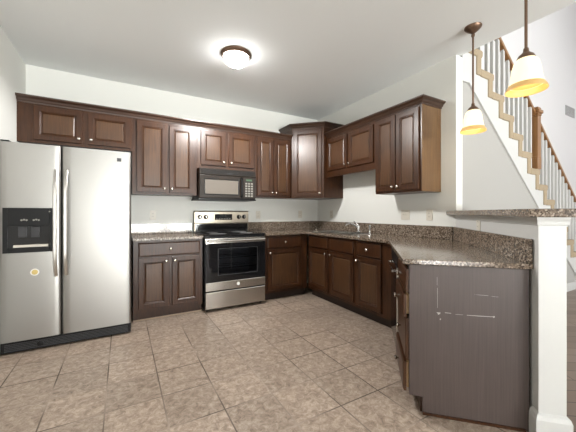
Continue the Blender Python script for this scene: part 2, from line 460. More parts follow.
# ------------------------------------------------------------------ staircase
st = thing('staircase', 'carpeted staircase with white balusters and oak handrail rising behind the bar', 'staircase', (3.0, YS, 0))
RUN, RISE, NX, NZ = 0.2335, 0.194, 3.362-3.0, 2.902
def zig():
    pts = []
    for i in range(-1, 15):
        x = NX+RUN*i; z = NZ-RISE*i
        pts.append((x-0.03, z-0.035))
        pts.append((x-0.03, z-RISE-0.035))
    return pts
low = [(6.33-3.0, 0.0), (6.22-3.0, sl(6.22)+0.02), (3.129-3.0, 2.519), (0.002, 2.512), (0.002, 3.05)]
zz = [p for p in zig() if p[1] >= 0.0]
zz.append((zz[-1][0], 0.0))
obj('stringer', prism(bmesh.new(), zz+[(3.25, 0.0)]+low[1:], 0.0, 0.02, 'y'), 'trim', st)
for i in range(-1, 15):
    x = NX+RUN*i; z = NZ-RISE*i
    x0 = x-RUN-0.03
    zb = max(z-RISE-0.075, 0.0)
    prof = [(x0, z-0.080), (x0, z), (x-0.015, z), (x, z-0.012), (x, z-0.05), (x-0.014, z-0.076), (x-0.028, z-0.080),
            (x-0.028, zb), (x-0.112, zb), (x-0.112, z-0.080)]
    obj('step', prism(bmesh.new(), prof, -0.014, 1.0, 'y'), 'carpet', st, bevel=0.008)
def rail_z(x):                                        # top of the handrail (world x)
    return 3.183-0.775*(x-3.815) if x < 4.78 else 2.32-0.788*(x-4.917)
for (xa_, xb_) in ((3.40, 4.70), (4.80, 6.28)):
    bm = bmesh.new()
    za, zb = rail_z(xa_), rail_z(xb_)
    sec = [(-0.028, -0.055), (0.028, -0.055), (0.030, -0.02), (0.022, 0.0), (-0.022, 0.0), (-0.030, -0.02)]
    A = [bm.verts.new((xa_-3.0, 0.035+a, za+b)) for a, b in sec]; B = [bm.verts.new((xb_-3.0, 0.035+a, zb+b)) for a, b in sec]
    bm.faces.new(A); bm.faces.new(B[::-1])
    for k in range(6): bm.faces.new((A[k], A[(k+1) % 6], B[(k+1) % 6], B[k]))
    obj('handrail', bm, 'oak', st, bevel=0.004)
nx, nzb = 4.735-3.0, 1.741
nw = obj('newel_post', boxes([(nx-0.048, nx+0.048, -0.013, 0.083, nzb, nzb+0.70)]), 'oak', st, bevel=0.006)
obj('newel_base', boxes([(nx-0.058, nx+0.058, -0.0145, 0.093, nzb, nzb+0.14), (nx-0.053, nx+0.053, -0.0140, 0.088, nzb+0.14, nzb+0.165)]), 'oak', nw, bevel=0.004)
obj('newel_cap', boxes([(nx-0.055, nx+0.055, -0.020, 0.090, nzb+0.70, nzb+0.73), (nx-0.068, nx+0.068, -0.033, 0.103, nzb+0.73, nzb+0.775),
                        (nx-0.05, nx+0.05, -0.015, 0.085, nzb+0.775, nzb+0.81)]), 'oak', nw, bevel=0.008)
for i in range(0, 14):
    for k in range(2):
        x = NX+RUN*i-0.06-k*RUN/2
        if abs(x-nx) < 0.075 or x+3.0 < 3.42: continue
        zt = rail_z(x+3.0)-0.05 if x+3.0 < 4.70 or x+3.0 > 4.80 else 2.4
        obj('baluster', box(x-0.016, x+0.016, 0.019, 0.051, NZ-RISE*i, zt), 'trim', st)
# the balusters nearest the ceiling opening carry on up
for k in range(1, 4):
    x = 0.42-k*0.117+0.08
    obj('baluster', box(x-0.016, x+0.016, 0.019, 0.051, NZ-RISE*(0 if x < NX else 1)+(RISE if x < NX-RUN else 0), 3.52), 'trim', st)

# ------------------------------------------------------------------ cabinet parts
def door_mesh(w, h, t=0.020, stile=0.055):
    bm = bmesh.new()
    rings = [(0, 0), (0, -t+0.003), (0.003, -t), (stile-0.006, -t), (stile, -t+0.005), (stile+0.005, -t+0.005), (stile+0.012, -t+0.012)]
    R = []
    for ins, y in rings:
        R.append([bm.verts.new(p) for p in ((ins, y, ins), (w-ins, y, ins), (w-ins, y, h-ins), (ins, y, h-ins))])
    for a, b in zip(R, R[1:]):
        for k in range(4): bm.faces.new((a[k], a[(k+1) % 4], b[(k+1) % 4], b[k]))
    bm.faces.new(R[0]); bm.faces.new(R[-1])
    return bm

def panel_mesh(w, h, stile=0.055, t=0.020):
    bm = bmesh.new(); i0 = stile+0.012; i1 = stile+0.020
    R = []
    for ins, y in ((i0, -t+0.0119), (i0, -t+0.0110), (i1, -t+0.006)):
        R.append([bm.verts.new(p) for p in ((ins, y, ins), (w-ins, y, ins), (w-ins, y, h-ins), (ins, y, h-ins))])
    for a, b in zip(R, R[1:]):
        for k in range(4): bm.faces.new((a[k], a[(k+1) % 4], b[(k+1) % 4], b[k]))
    bm.faces.new(R[0]); bm.faces.new(R[-1])
    return bm

KNOB = [(0.0055, 0), (0.0055, 0.010), (0.008, 0.014), (0.0145, 0.019), (0.0155, 0.024), (0.012, 0.029), (0.005, 0.031), (0.0, 0.031)]
def knob(parent, x, y, z):
    return obj('knob', lathe(KNOB, 16, 'y', (x, y, z)), 'nickel', parent, smooth=True)

def add_door(parent, x0, x1, z0, z1, yf, kn=None, stile=0.055, name='door'):
    w, h = x1-x0, z1-z0
    d = obj(name, door_mesh(w, h, stile=stile), 'cab', parent, loc=(x0, yf-0.0005, z0))
    obj('door_panel', panel_mesh(w, h, stile), 'panel', d)
    if kn:
        kx = 0.028 if kn[0] == 'l' else w-0.028
        kz = 0.045 if kn[1] == 'b' else h-0.045
        knob(d, kx, -0.020, kz)
    return d

def add_drawer(parent, x0, x1, z0, z1, yf, kn=True, name='drawer', pull=0.0):
    w, h = x1-x0, z1-z0
    bm = bmesh.new()
    t = 0.020
    R = []
    for ins, y in ((0, 0), (0, -t+0.006), (0.010, -t+0.001), (0.013, -t)):
        R.append([bm.verts.new(p) for p in ((ins, y, ins), (w-ins, y, ins), (w-ins, y, h-ins), (ins, y, h-ins))])
    for a, b in zip(R, R[1:]):
        for k in range(4): bm.faces.new((a[k], a[(k+1) % 4], b[(k+1) % 4], b[k]))
    bm.faces.new(R[0]); bm.faces.new(R[-1])
    d = obj(name, bm, 'cab', parent, loc=(x0, yf-0.0005-pull, z0))
    if kn: knob(d, w/2, -0.020, h/2)
    return d

def wall_cabinet(label, loc, rot, w, h, doors, depth=0.33, frame=0.04, knobs='b', cat='cabinet', right_side=True):
    t = thing('wall_cabinet', label, cat, loc, rot)
    obj('cabinet_body', box(0.0, w, -depth+0.020, -0.001, 0.0, h), 'cab', t)
    # face frame: stiles and rails with openings behind the doors
    fr = [(0, w, -depth, -depth+0.0195, 0, 0.035), (0, w, -depth, -depth+0.0195, h-0.045, h)]
    xs = [0.0]
    for a, b, *_ in doors: xs += [a+0.012, b-0.012]
    xs.append(w)
    for a, b in zip(xs[0::2], xs[1::2]):
        if b-a > 0.003: fr.append((a, b, -depth, -depth+0.0195, 0.035, h-0.045))
    obj('face_frame', boxes(fr), 'cab', t)
    for a, b, z0, z1, kn in doors: add_door(t, a, b, z0, z1, -depth, kn)
    return t

ZB, ZT = 1.385, 2.250
YW = YB-0.001
D_ = 0.31                                             # box depth so that the door faces sit at y = 3.73
g = 'dark wall cabinets'
wall_cabinet('short dark two-door wall cabinet over the refrigerator', (XL+0.002, YW, 1.865), 0, 0.985, ZT-1.865,
    [(0.127, 0.522, 0.030, 0.365, 'rb'), (0.572, 0.966, 0.030, 0.365, 'lb')], D_)
wall_cabinet('tall dark two-door wall cabinet between refrigerator and microwave', (0.098, YW, ZB), 0, 0.717, ZT-ZB,
    [(0.045, 0.366, 0.025, 0.835, 'rb'), (0.392, 0.680, 0.025, 0.835, 'lb')], D_)
wall_cabinet('small dark two-door wall cabinet right above the microwave', (0.817, YW, 1.735), 0, 0.785, ZT-1.735,
    [(0.045, 0.365, 0.045, 0.485, 'rb'), (0.410, 0.765, 0.045, 0.485, 'lb')], D_)
wall_cabinet('dark two-door wall cabinet between microwave and corner cabinet', (1.604, YW, ZB), 0, 0.585, ZT-ZB,
    [(0.030, 0.282, 0.025, 0.835, 'rb'), (0.290, 0.560, 0.025, 0.835, 'lb')], D_)
def crown_prof(z):
    return [(-0.01, z), (0.006, z), (0.010, z+0.012), (0.020, z+0.020), (0.028, z+0.036), (0.045, z+0.046), (0.052, z+0.054), (0.052, z+0.066), (-0.01, z+0.066)]
cr = obj('crown_molding', sweep([(XL+0.002, 3.748), (2.1905, 3.748)], crown_prof(ZT+0.0005)), 'crown')
tag(cr, 'long dark crown molding along the top of the back wall cabinets', 'crown molding')

# corner wall cabinet with a diagonal door
cc = thing('corner_wall_cabinet', 'taller diagonal corner wall cabinet with one door and its own crown', 'cabinet', (XR-0.001, YB-0.001, ZB))
ca, cb, cd = 0.697, 0.662, 0.330
ce = 0.355                     # reach along back wall, along right wall, side depth
foot = [(0, 0), (-ca, 0), (-ca, -cd), (-ce, -cb), (0, -cb)]
hc = 1.025
obj('cabinet_body', prism(bmesh.new(), foot, 0, hc), 'cab', cc)
obj('crown_molding', sweep([(-ca, 0), (-ca, -cd), (-ce, -cb), (0, -cb)], crown_prof(hc-0.0)), 'crown', cc)
obj('crown_top', prism(bmesh.new(), [(p[0]*0.99, p[1]*0.99) for p in foot], hc+0.0005, hc+0.05), 'crown', cc)
fx, fy = -ce+ca, -cb+cd
fl = math.hypot(fx, fy); fa = math.atan2(fy, fx)
ff = obj('face_frame', boxes([(0.002, 0.038, -0.016, -0.0005, 0.0, hc-0.002), (fl-0.038, fl-0.002, -0.016, -0.0005, 0.0, hc-0.002),
     (0.038, fl-0.038, -0.016, -0.0005, 0.0, 0.03), (0.038, fl-0.038, -0.016, -0.0005, hc-0.05, hc-0.002)]), 'cab', cc, loc=(-ca, -cd, 0), rot=fa)
dd = add_door(cc, 0.0, fl-0.064, 0.022, hc-0.040, 0.0, 'rb')
R_ = Matrix.Rotation(fa, 2)
v = R_ @ Vector((0.032, -0.0165)); dd.location = (-ca+v.x, -cd+v.y, 0.022); dd.rotation_euler = (0, 0, fa)

# right wall run of uppers (local x runs towards the camera)
RR = -math.pi/2
t = wall_cabinet('short dark two-door wall cabinet with valance over the sink', (XR-0.001, 3.394, 1.755), RR, 0.940, ZT-1.755,
    [(0.030, 0.452, 0.010, 0.455, 'rb'), (0.480, 0.915, 0.010, 0.455, 'lb')], D_)
obj('valance', box(0.0, 0.940, -D_-0.002, -D_+0.018, -0.075, -0.0005), 'cab', t)
t = wall_cabinet('tall dark two-door wall cabinet at the open end of the right wall', (XR-0.001, 2.452, ZB), RR, 0.600, ZT-ZB,
    [(0.012, 0.290, 0.020, 0.840, 'rb'), (0.302, 0.580, 0.020, 0.840, 'lb')], D_)
obj('side_panel', box(0.6003, 0.604, -D_+0.0005, -0.002, 0.0, ZT-ZB), 'veneer', t)['label'] = 'side panel tinted with warm lamp light'
cr = obj('crown_molding', sweep([(2.579, 3.380), (2.579, 1.8475), (XR-0.002, 1.8475)], crown_prof(ZT+0.0005)), 'crown')
tag(cr, 'dark crown molding along the top of the right wall cabinets', 'crown molding')

# ------------------------------------------------------------------ base cabinets
def base_cabinet(label, loc, rot, w, doors, drawers, depth=0.585, h=0.868, sides=True):
    t = thing('base_cabinet', label, 'cabinet', loc, rot)
    if sides: body = box(0, w, -depth+0.020, -0.001, 0.10, h)
    else: body = boxes([(0, 0.018, -depth+0.020, -0.001, 0.10, h), (w-0.018, w, -depth+0.020, -0.001, 0.10, h),
                        (0.018, w-0.018, -depth+0.020, -0.001, 0.10, 0.118), (0.018, w-0.018, -0.012, -0.001, 0.118, h)])
    obj('cabinet_body', body, 'inside', t)
    fr = [(0, w, -depth, -depth+0.0195, 0.10, 0.150), (0, w, -depth, -depth+0.0195, 0.838, h), (0, w, -depth, -depth+0.0195, 0.672, 0.706)]
    xs = [0.0]
    for a, b, *_ in doors: xs += [a+0.010, b-0.010]
    xs.append(w)
    for a, b in zip(xs[0::2], xs[1::2]):
        if b-a > 0.003:
            fr += [(a, b, -depth, -depth+0.0195, 0.150, 0.672), (a, b, -depth, -depth+0.0195, 0.706, 0.838)]
    obj('face_frame', boxes(fr), 'cab', t)
    obj('toe_kick', box(0, w, -depth+0.060, -depth+0.075, 0.001, 0.099), 'inside' if rot or loc[0] > 1 else 'cab', t)  # recess shade put into a darker colour, except beside the refrigerator
    for a, b, z0, z1, kn in doors: add_door(t, a, b, z0, z1, -depth, kn)
    for a, b, z0, z1, kn, nm in drawers: add_drawer(t, a, b, z0, z1, -depth, kn, nm)
    return t

YK = YB-0.001
t = base_cabinet('dark two-door base cabinet with one drawer beside the refrigerator', (0.100, YK, 0), 0, 0.718,
    [(0.048, 0.350, 0.140, 0.684, 'rt'), (0.384, 0.686, 0.140, 0.684, 'lt')], [(0.048, 0.686, 0.698, 0.846, True, 'drawer')])
obj('shoe_molding', box(0.0, 0.718, -0.540, -0.526, 0.001, 0.014), 'shoe', t)
base_cabinet('dark single-door base cabinet with drawer right of the range', (1.622, YK, 0), 0, 0.664,
    [(0.040, 0.560, 0.140, 0.684, 'lt')], [(0.040, 0.560, 0.698, 0.846, True, 'drawer')])
# right run, local x towards camera
XK = XR-0.001
base_cabinet('dark sink base cabinet with two doors and two blank drawer fronts', (XK, 3.455, 0), RR, 0.962,
    [(0.030, 0.460, 0.140, 0.684, 'rt'), (0.508, 0.940, 0.140, 0.684, 'lt')],
    [(0.030, 0.460, 0.698, 0.846, False, 'false_front'), (0.508, 0.940, 0.698, 0.846, False, 'false_front')], sides=False)
base_cabinet('narrow dark base cabinet with drawer and door right of the sink', (XK, 2.491, 0), RR, 0.520,
    [(0.020, 0.384, 0.140, 0.684, 'lt')], [(0.020, 0.384, 0.698, 0.846, True, 'drawer')])

# ------------------------------------------------------------------ peninsula: drawer cabinet and dishwasher (front faces q = 0.235)
PR = -math.radians(135)
PE = 1.838
qb = 0.832                                           # back of the cabinets
pen = thing('drawer_base_cabinet', 'dark four-drawer base cabinet with scraped end panel at the peninsula end', 'cabinet', pq(2.300, qb, 0), PR)
dp = qb-0.238                                        # depth to face frame
wn = 2.300-PE
obj('cabinet_body', box(0.0, wn-0.021, -dp+0.021, -0.001, 0.10, 0.866), 'inside', pen)
zs_ = [(0.700, 0.836), (0.556, 0.690), (0.302, 0.545), (0.118, 0.290)]
fr = [(0, wn-0.021, -dp, -dp+0.020, 0.838, 0.866), (0, wn-0.021, -dp, -dp+0.020, 0.10, 0.125), (0, 0.03, -dp, -dp+0.020, 0.125, 0.838), (wn-0.034, wn-0.021, -dp, -dp+0.020, 0.125, 0.838)]
obj('face_frame', boxes(fr), 'cab', pen)
for k, (a, b) in enumerate(zs_):
    pull = (0.004, 0.018, 0.004, 0.017)[k]
    d = add_drawer(pen, 0.012, wn-0.006, a, b, -dp, True, 'drawer', pull)
    if k in (1, 3):
        obj('drawer_box', box(0.030, wn-0.012-0.024, 0.001, 0.0165, 0.012, b-a-0.012), 'maple', d)
obj('toe_kick', box(0.0, wn-0.021, -dp+0.060, -dp+0.075, 0.001, 0.099), 'cab', pen)
ep = obj('end_panel', prism(bmesh.new(), [(-0.001, 0.001), (-dp+0.068, 0.001), (-dp+0.068, 0.10), (-dp-0.003, 0.10), (-dp-0.003, 0.867), (-0.001, 0.867)], wn-0.020, wn, 'x'), 'endp', pen, bevel=0.0015)
obj('shoe_molding', box(wn, wn+0.010, -dp+0.068, -0.02, 0.001, 0.013), 'cab', pen)
def scr(pts, w=0.0022):
    q = [(-(qb-a), z) for a, z in pts]
    return q
def scrape(poly):
    mz = sum(z for a, z in poly)/len(poly); ma = sum(a for a, z in poly)/len(poly)
    wide = max(a for a, z in poly)-min(a for a, z in poly); tall = max(z for a, z in poly)-min(z for a, z in poly)
    if wide > 3*tall: poly = [(a, mz+(z-mz)*0.55) for a, z in poly]
    elif tall > 3*wide: poly = [(ma+(a-ma)*0.6, z) for a, z in poly]
    else: poly = [(ma+(a-ma)*0.6, mz+(z-mz)*0.6) for a, z in poly]
    return obj('scrape', prism(bmesh.new(), [(-(qb-a), z) for a, z in poly], wn, wn+0.0006, 'x'), 'scratch', ep)
scrape([(0.3825, 0.800), (0.3845, 0.800), (0.3850, 0.755), (0.3830, 0.752)])
scrape([(0.3835, 0.738), (0.3860, 0.738), (0.3870, 0.625), (0.3848, 0.622)])
scrape([(0.372, 0.602), (0.408, 0.603), (0.404, 0.590), (0.396, 0.585), (0.388, 0.579), (0.382, 0.592)])
scrape([(0.400, 0.570), (0.407, 0.560), (0.401, 0.553), (0.394, 0.556)])
scrape([(0.424, 0.603), (0.456, 0.601), (0.456, 0.596), (0.424, 0.597)])
scrape([(0.478, 0.597), (0.516, 0.597), (0.516, 0.595), (0.478, 0.594)])
scrape([(0.535, 0.597), (0.660, 0.603), (0.660, 0.597), (0.600, 0.593), (0.535, 0.593)])
scrape([(0.655, 0.604), (0.675, 0.606), (0.674, 0.594), (0.662, 0.589)])
scrape([(0.570, 0.716), (0.640, 0.714), (0.640, 0.711), (0.600, 0.712)])
scrape([(0.655, 0.712), (0.688, 0.710), (0.688, 0.708), (0.655, 0.710)])

dw = thing('dishwasher', 'black dishwasher with steel edge strip under the peninsula counter beside the drawers', 'dishwasher', pq(2.905, qb, 0), PR)
wd = 0.602
obj('tub_body', box(0.002, wd-0.002, -dp+0.005, -0.005, 0.02, 0.862), 'black', dw)
dwd = obj('door', box(0.004, wd-0.036, -dp-0.028, -dp+0.004, 0.115, 0.755), 'gloss', dw, bevel=0.004)
obj('door_edge_trim', box(wd-0.0355, wd-0.004, -dp-0.030, -dp+0.004, 0.115, 0.755), 'handle', dwd, bevel=0.004)
cpn = obj('control_panel', box(0.004, wd-0.004, -dp-0.024, -dp+0.004, 0.758, 0.862), 'black', dw, bevel=0.005)
obj('handle', boxes([(0.05, wd-0.05, -dp-0.062, -dp-0.048, 0.715, 0.735), (0.06, 0.08, -dp-0.050, -dp-0.0285, 0.717, 0.733), (wd-0.08, wd-0.06, -dp-0.050, -dp-0.0285, 0.717, 0.733)]), 'chrome', dwd, bevel=0.004)
obj('kick_plate', box(0.004, wd-0.004, -dp+0.02, -dp+0.04, 0.001, 0.11), 'black', dw)

# ------------------------------------------------------------------ counters
CT, CB = 0.900, 0.870
ct = thing('countertop', 'short brown granite countertop with backsplash between refrigerator and range', 'countertop', (0.094, YB-0.002, CB))
obj('worktop', box(0.0, 0.726, -0.630, 0.0, 0.0, CT-CB), 'granite', ct, bevel=0.004)
obj('backsplash', box(0.0, 0.720, -0.020, 0.0, CT-CB+0.0005, 1.030-CB), 'granite', ct, bevel=0.002)

ct = thing('countertop', 'long brown granite countertop wrapping the sink corner and angled peninsula', 'countertop', (0, 0, 0))
e2 = math.sqrt(2)
qi, qo, pn = 0.196, 0.842, 1.820
gx = XR-0.0015
a_ = (1.622, 3.430); b_ = (2.255, 3.430); c_ = (2.255, 2.255-qi*e2); d_ = pq(pn, qi); e_ = pq(pn, qo); f_ = (gx, gx-qo*e2); g_ = (gx, YB-0.0015); h_ = (1.622, YB-0.0015)
HA = (2.375, 2.640); HB = (2.375, 3.400); HC = (2.755, 3.400); HD = (2.755, 2.640)
bm = bmesh.new()
vv = {}
def V2(p):
    if p not in vv: vv[p] = bm.verts.new((p[0], p[1], CB))
    return vv[p]
fcs = [bm.faces.new([V2(p) for p in poly]) for poly in ([a_, b_, HB, HC, g_, h_], [b_, c_, HA, HB], [HC, g_, f_, HD], [c_, d_, e_, f_, HD, HA])]
bmesh.ops.recalc_face_normals(bm, faces=bm.faces[:])
ex = bmesh.ops.extrude_face_region(bm, geom=fcs)
for vtx in [x for x in ex['geom'] if isinstance(x, bmesh.types.BMVert)]: vtx.co.z = CT
obj('worktop', bm, 'granite', ct, bevel=0.004)
obj('backsplash', box(1.622, gx-0.0005, YB-0.0215, YB-0.0015, CT+0.0005, 1.03), 'granite', ct, bevel=0.002)
obj('backsplash', box(gx-0.0205, gx-0.0005, f_[1]+0.02, YB-0.022, CT+0.0005, 1.03), 'granite', ct, bevel=0.002)
q1, q2 = qo-0.001, qo-0.021
xx = gx-0.0205
obj('backsplash', prism(bmesh.new(), [pq(pn+0.004, q1), pq(pn+0.004, q2), (xx, xx-q2*e2), (gx-0.001, gx-0.001-q1*e2)], CT+0.0005, 1.03), 'granite', ct, bevel=0.003)

xw = XR-0.0015
qc, qd = 0.775, 1.270
bar = obj('bar_top', prism(bmesh.new(), [pq(1.705, qc), (xw, xw-qc*e2), (xw, 1.6885), (3.06, 1.6885), (3.06, 3.06-qd*e2), pq(1.705, qd)], 1.148, 1.190), 'granite', bevel=0.006)
tag(bar, 'raised granite bar ledge capping the white half wall', 'bar counter')

# sink, faucet, sprayer
sk = thing('sink', 'stainless steel double sink set into the granite under the valance', 'sink', (2.565, 3.02, CT))
def ring(bm, x0, x1, y0, y1, X0, X1, Y0, Y1, z0, z1):
    bx(bm, X0, x0, Y0, Y1, z0, z1); bx(bm, x1, X1, Y0, Y1, z0, z1); bx(bm, x0, x1, Y0, y0, z0, z1); bx(bm, x0, x1, y1, Y1, z0, z1)
    return bm
bm = ring(bmesh.new(), -0.175, 0.150, -0.365, 0.365, -0.215, 0.215, -0.400, 0.400, 0.0006, 0.006)
bx(bm, -0.175, 0.150, -0.015, 0.015, 0.0006, 0.006)
obj('rim', bm, 'chrome', sk, bevel=0.002)
for sgn in (-1, 1):
    y0, y1 = (0.016, 0.364) if sgn > 0 else (-0.364, -0.016)
    bm = bmesh.new()
    bx(bm, -0.174, 0.149, y0, y1, -0.17, -0.166)
    for b in ((-0.174, -0.171, y0, y1), (0.146, 0.149, y0, y1), (-0.171, 0.146, y0, y0+0.003), (-0.171, 0.146, y1-0.003, y1)): bx(bm, *b, -0.166, 0.0)
    bs = obj('basin', bm, 'steel', sk)
    obj('drain', lathe([(0.04, -0.1655), (0.04, -0.1635), (0.03, -0.1625), (0.0, -0.1625)], 20, at=(-0.01, (y0+y1)/2, 0)), 'chrome', bs, smooth=True)
fc = thing('faucet', 'chrome single-lever kitchen faucet behind the sink', 'faucet', (2.738, 2.905, CT+0.007))
obj('faucet_base', lathe([(0.030, 0), (0.030, 0.008), (0.022, 0.016), (0.020, 0.075), (0.017, 0.085), (0.0, 0.088)], 20), 'chrome', fc, smooth=True)
obj('spout', tube([(0.0, 0, 0.055), (-0.03, 0.01, 0.085), (-0.08, 0.03, 0.115), (-0.13, 0.05, 0.120), (-0.165, 0.06, 0.105), (-0.170, 0.062, 0.090)], [0.014, 0.013, 0.012, 0.012, 0.012, 0.012]), 'chrome', fc, smooth=True)
obj('lever', tube([(0.0, 0, 0.085), (0.0, 0.012, 0.10), (-0.01, 0.055, 0.135), (-0.015, 0.075, 0.145)], [0.010, 0.008, 0.007, 0.006]), 'chrome', fc, smooth=True)
sp = thing('sprayer', 'chrome side sprayer standing right of the faucet', 'sprayer', (2.738, 2.705, CT+0.007))
obj('sprayer_base', lathe([(0.022, 0), (0.022, 0.006), (0.016, 0.014), (0.013, 0.035), (0.0, 0.036)], 18), 'chrome', sp, smooth=True)
obj('spray_head', lathe([(0.010, 0.036), (0.012, 0.060), (0.016, 0.085), (0.017, 0.098), (0.012, 0.104), (0.0, 0.105)], 18), 'chrome', sp, smooth=True)
so = thing('sink_stopper', 'small steel sink stopper lying on the counter edge by the sink', 'stopper', (2.44, 3.10, CT+0.006))
so.location = (2.42, 3.435, CT+0.0005)
obj('stopper_disc', lathe([(0.038, 0), (0.040, 0.005), (0.030, 0.010), (0.0, 0.012)], 20), 'nickel', so, smooth=True)
obj('stopper_knob', lathe([(0.006, 0.012), (0.006, 0.022), (0.012, 0.028), (0.010, 0.034), (0.0, 0.035)], 16), 'nickel', so, smooth=True)

# ------------------------------------------------------------------ range
rg = thing('range', 'freestanding stainless electric range with black glass top and oven door', 'stove', (0.834, YB-0.004, 0))
W = 0.768
YD = -0.622                                          # body front; door face at -0.656
obj('range_body', boxes([(0, 0.02, YD, 0, 0.03, 0.885), (W-0.02, W, YD, 0, 0.03, 0.885), (0.02, W-0.02, YD, 0, 0.03, 0.30),
    (0.02, W-0.02, -0.30, 0, 0.30, 0.885), (0.02, W-0.02, YD, -0.30, 0.80, 0.885)]), 'black', rg)
obj('oven_cavity', boxes([(0.09, W-0.09, -0.32, -0.3005, 0.35, 0.78), (0.07, 0.09, YD+0.001, -0.3005, 0.335, 0.79), (W-0.09, W-0.07, YD+0.001, -0.3005, 0.335, 0.79), (0.09, W-0.09, YD+0.001, -0.3005, 0.335, 0.35)]), 'cavity', rg)
for z in (0.50, 0.62):
    bm = bmesh.new()
    for k in range(13):
        x = 0.10+k*(W-0.20)/12
        tube([(x, YD+0.02, z), (x, -0.33, z)], 0.003, 6, bm)
    for y in (YD+0.02, -0.45, -0.33): tube([(0.092, y, z), (W-0.092, y, z)], 0.004, 6, bm)
    obj('oven_rack', bm, 'chrome', rg)
ck = obj('cooktop', box(-0.002, W+0.002, -0.650, -0.070, 0.886, 0.908), 'gloss', rg, bevel=0.005)
for (x, y, r) in ((0.20, -0.48, 0.105), (0.57, -0.48, 0.085), (0.20, -0.21, 0.075), (0.57, -0.21, 0.105)):
    obj('burner_ring', lathe([(r-0.004, 0.9081), (r-0.004, 0.9086), (r, 0.9086), (r, 0.9081), (r-0.004, 0.9081)], 36, at=(x, y, 0)), 'ringgrey', ck)
bgd = obj('backguard', prism(bmesh.new(), [(-0.068, 0.910), (-0.002, 0.910), (-0.002, 1.195), (-0.060, 1.195), (-0.074, 1.182), (-0.074, 1.030), (-0.068, 1.020)], 0.0, W, 'x'), 'steelg', rg, bevel=0.003)
obj('backguard_panel', box(0.012, W-0.012, -0.0745, -0.0695, 0.912, 1.018), 'gloss', bgd)
obj('display_panel', box(0.275, 0.520, -0.0765, -0.0742, 1.070, 1.150), 'gloss', bgd)
obj('clock_display', box(0.350, 0.445, -0.0772, -0.0766, 1.108, 1.138), 'darkdisplay', bgd)
for k in range(6):
    x = 0.290+k*0.037
    obj('button', box(x, x+0.020, -0.0772, -0.0766, 1.080, 1.092), 'button', bgd)
for x in (0.070, 0.150, 0.620, 0.700):
    kb = obj('knob', lathe([(0.030, 0.0), (0.030, 0.006), (0.023, 0.010), (0.021, 0.030), (0.018, 0.033), (0.0, 0.033)], 22, 'y', (x, -0.0742, 1.112)), 'gloss', bgd, smooth=True)
    obj('knob_pointer', box(x-0.003, x+0.003, -0.1090, -0.1073, 1.100, 1.130), 'nickel', kb)
# oven door: frame with a see-through window
def frame_xz(x0, x1, z0, z1, X0, X1, Z0, Z1, y0, y1):
    return boxes([(X0, x0, y0, y1, Z0, Z1), (x1, X1, y0, y1, Z0, Z1), (x0, x1, y0, y1, Z0, z0), (x0, x1, y0, y1, z1, Z1)])
ov = obj('oven_door', frame_xz(0.150, W-0.110, 0.425, 0.745, 0.004, W-0.004, 0.352, 0.868, -0.656, YD-0.001), 'gloss', rg)
obj('oven_window', box(0.1505, W-0.1105, -0.653, -0.648, 0.4255, 0.7445), 'ovenglass', ov)
obj('oven_window_frame', frame_xz(0.156, W-0.116, 0.431, 0.739, 0.1505, W-0.1105, 0.4255, 0.7445, -0.6575, -0.6535), 'grey', ov)
obj('door_trim', box(0.004, W-0.004, -0.660, -0.6565, 0.806, 0.866), 'steelx', ov, bevel=0.002)
obj('handle', tube([(0.03, -0.700, 0.838), (W-0.03, -0.700, 0.838)], 0.015, 16), 'steelx', ov, smooth=True)
for x in (0.06, W-0.06):
    obj('handle_bracket', box(x-0.012, x+0.012, -0.690, -0.6605, 0.828, 0.848), 'steelx', ov)
lp = obj('lower_panel', box(0.004, W-0.004, -0.660, YD-0.001, 0.250, 0.350), 'steelx', rg, bevel=0.004)
obj('badge', lathe([(0.020, 0.0), (0.020, 0.002), (0.017, 0.003), (0.0, 0.003)], 24, 'y', (0.40, -0.6605, 0.305)), 'paper', lp, smooth=True)
obj('storage_drawer', box(0.004, W-0.004, -0.658, YD-0.001, 0.040, 0.236), 'steelx', rg, bevel=0.005)
for x in (0.04, W-0.04):
    for y in (-0.58, -0.06): obj('foot', lathe([(0.016, 0.001), (0.016, 0.010), (0.008, 0.012), (0.008, 0.030)], 14, at=(x, y, 0)), 'black', rg)

# ------------------------------------------------------------------ microwave over the range
mw = thing('microwave', 'black over-the-range microwave with pale door window', 'microwave', (0.822, YB-0.003, 1.330))
W = 0.752; DY = -0.385
obj('microwave_body', box(0, W, DY, 0, 0.020, 0.400), 'micro', mw, bevel=0.004)
obj('bottom_plate', box(-0.014, W+0.006, DY-0.020, -0.002, 0.0, 0.0195), 'black', mw, bevel=0.004)
vg = obj('vent_grille', box(0.002, W-0.002, DY-0.022, DY-0.0005, 0.318, 0.398), 'micro', mw, bevel=0.004)
for k in range(4):
    z = 0.334+k*0.014
    obj('vent_slat', box(0.03, W-0.03, DY-0.0255, DY-0.0225, z, z+0.006), 'black', vg)
obj('work_light', box(0.355, 0.425, DY-0.0245, DY-0.0225, 0.330, 0.350), 'grey', vg)
md = obj('door', box(0.002, 0.565, DY-0.024, DY-0.0005, 0.026, 0.314), 'micro', mw, bevel=0.006)
obj('door_window', box(0.070, 0.502, DY-0.0255, DY-0.0243, 0.078, 0.256), 'mwin', md)
obj('door_window_frame', frame_xz(0.070, 0.502, 0.078, 0.256, 0.058, 0.514, 0.066, 0.268, DY-0.0262, DY-0.0243), 'gloss', md)
obj('handle', tube([(0.545, DY-0.0245, 0.050), (0.545, DY-0.050, 0.062), (0.545, DY-0.054, 0.10), (0.545, DY-0.054, 0.25), (0.545, DY-0.050, 0.283), (0.545, DY-0.0245, 0.295)], 0.012, 12), 'gloss', md, smooth=True)
cp = obj('control_panel', box(0.570, W-0.002, DY-0.022, DY-0.0005, 0.026, 0.314), 'micro', mw, bevel=0.004)
obj('clock_display', box(0.615, 0.695, DY-0.0235, DY-0.0224, 0.262, 0.284), 'display', cp)
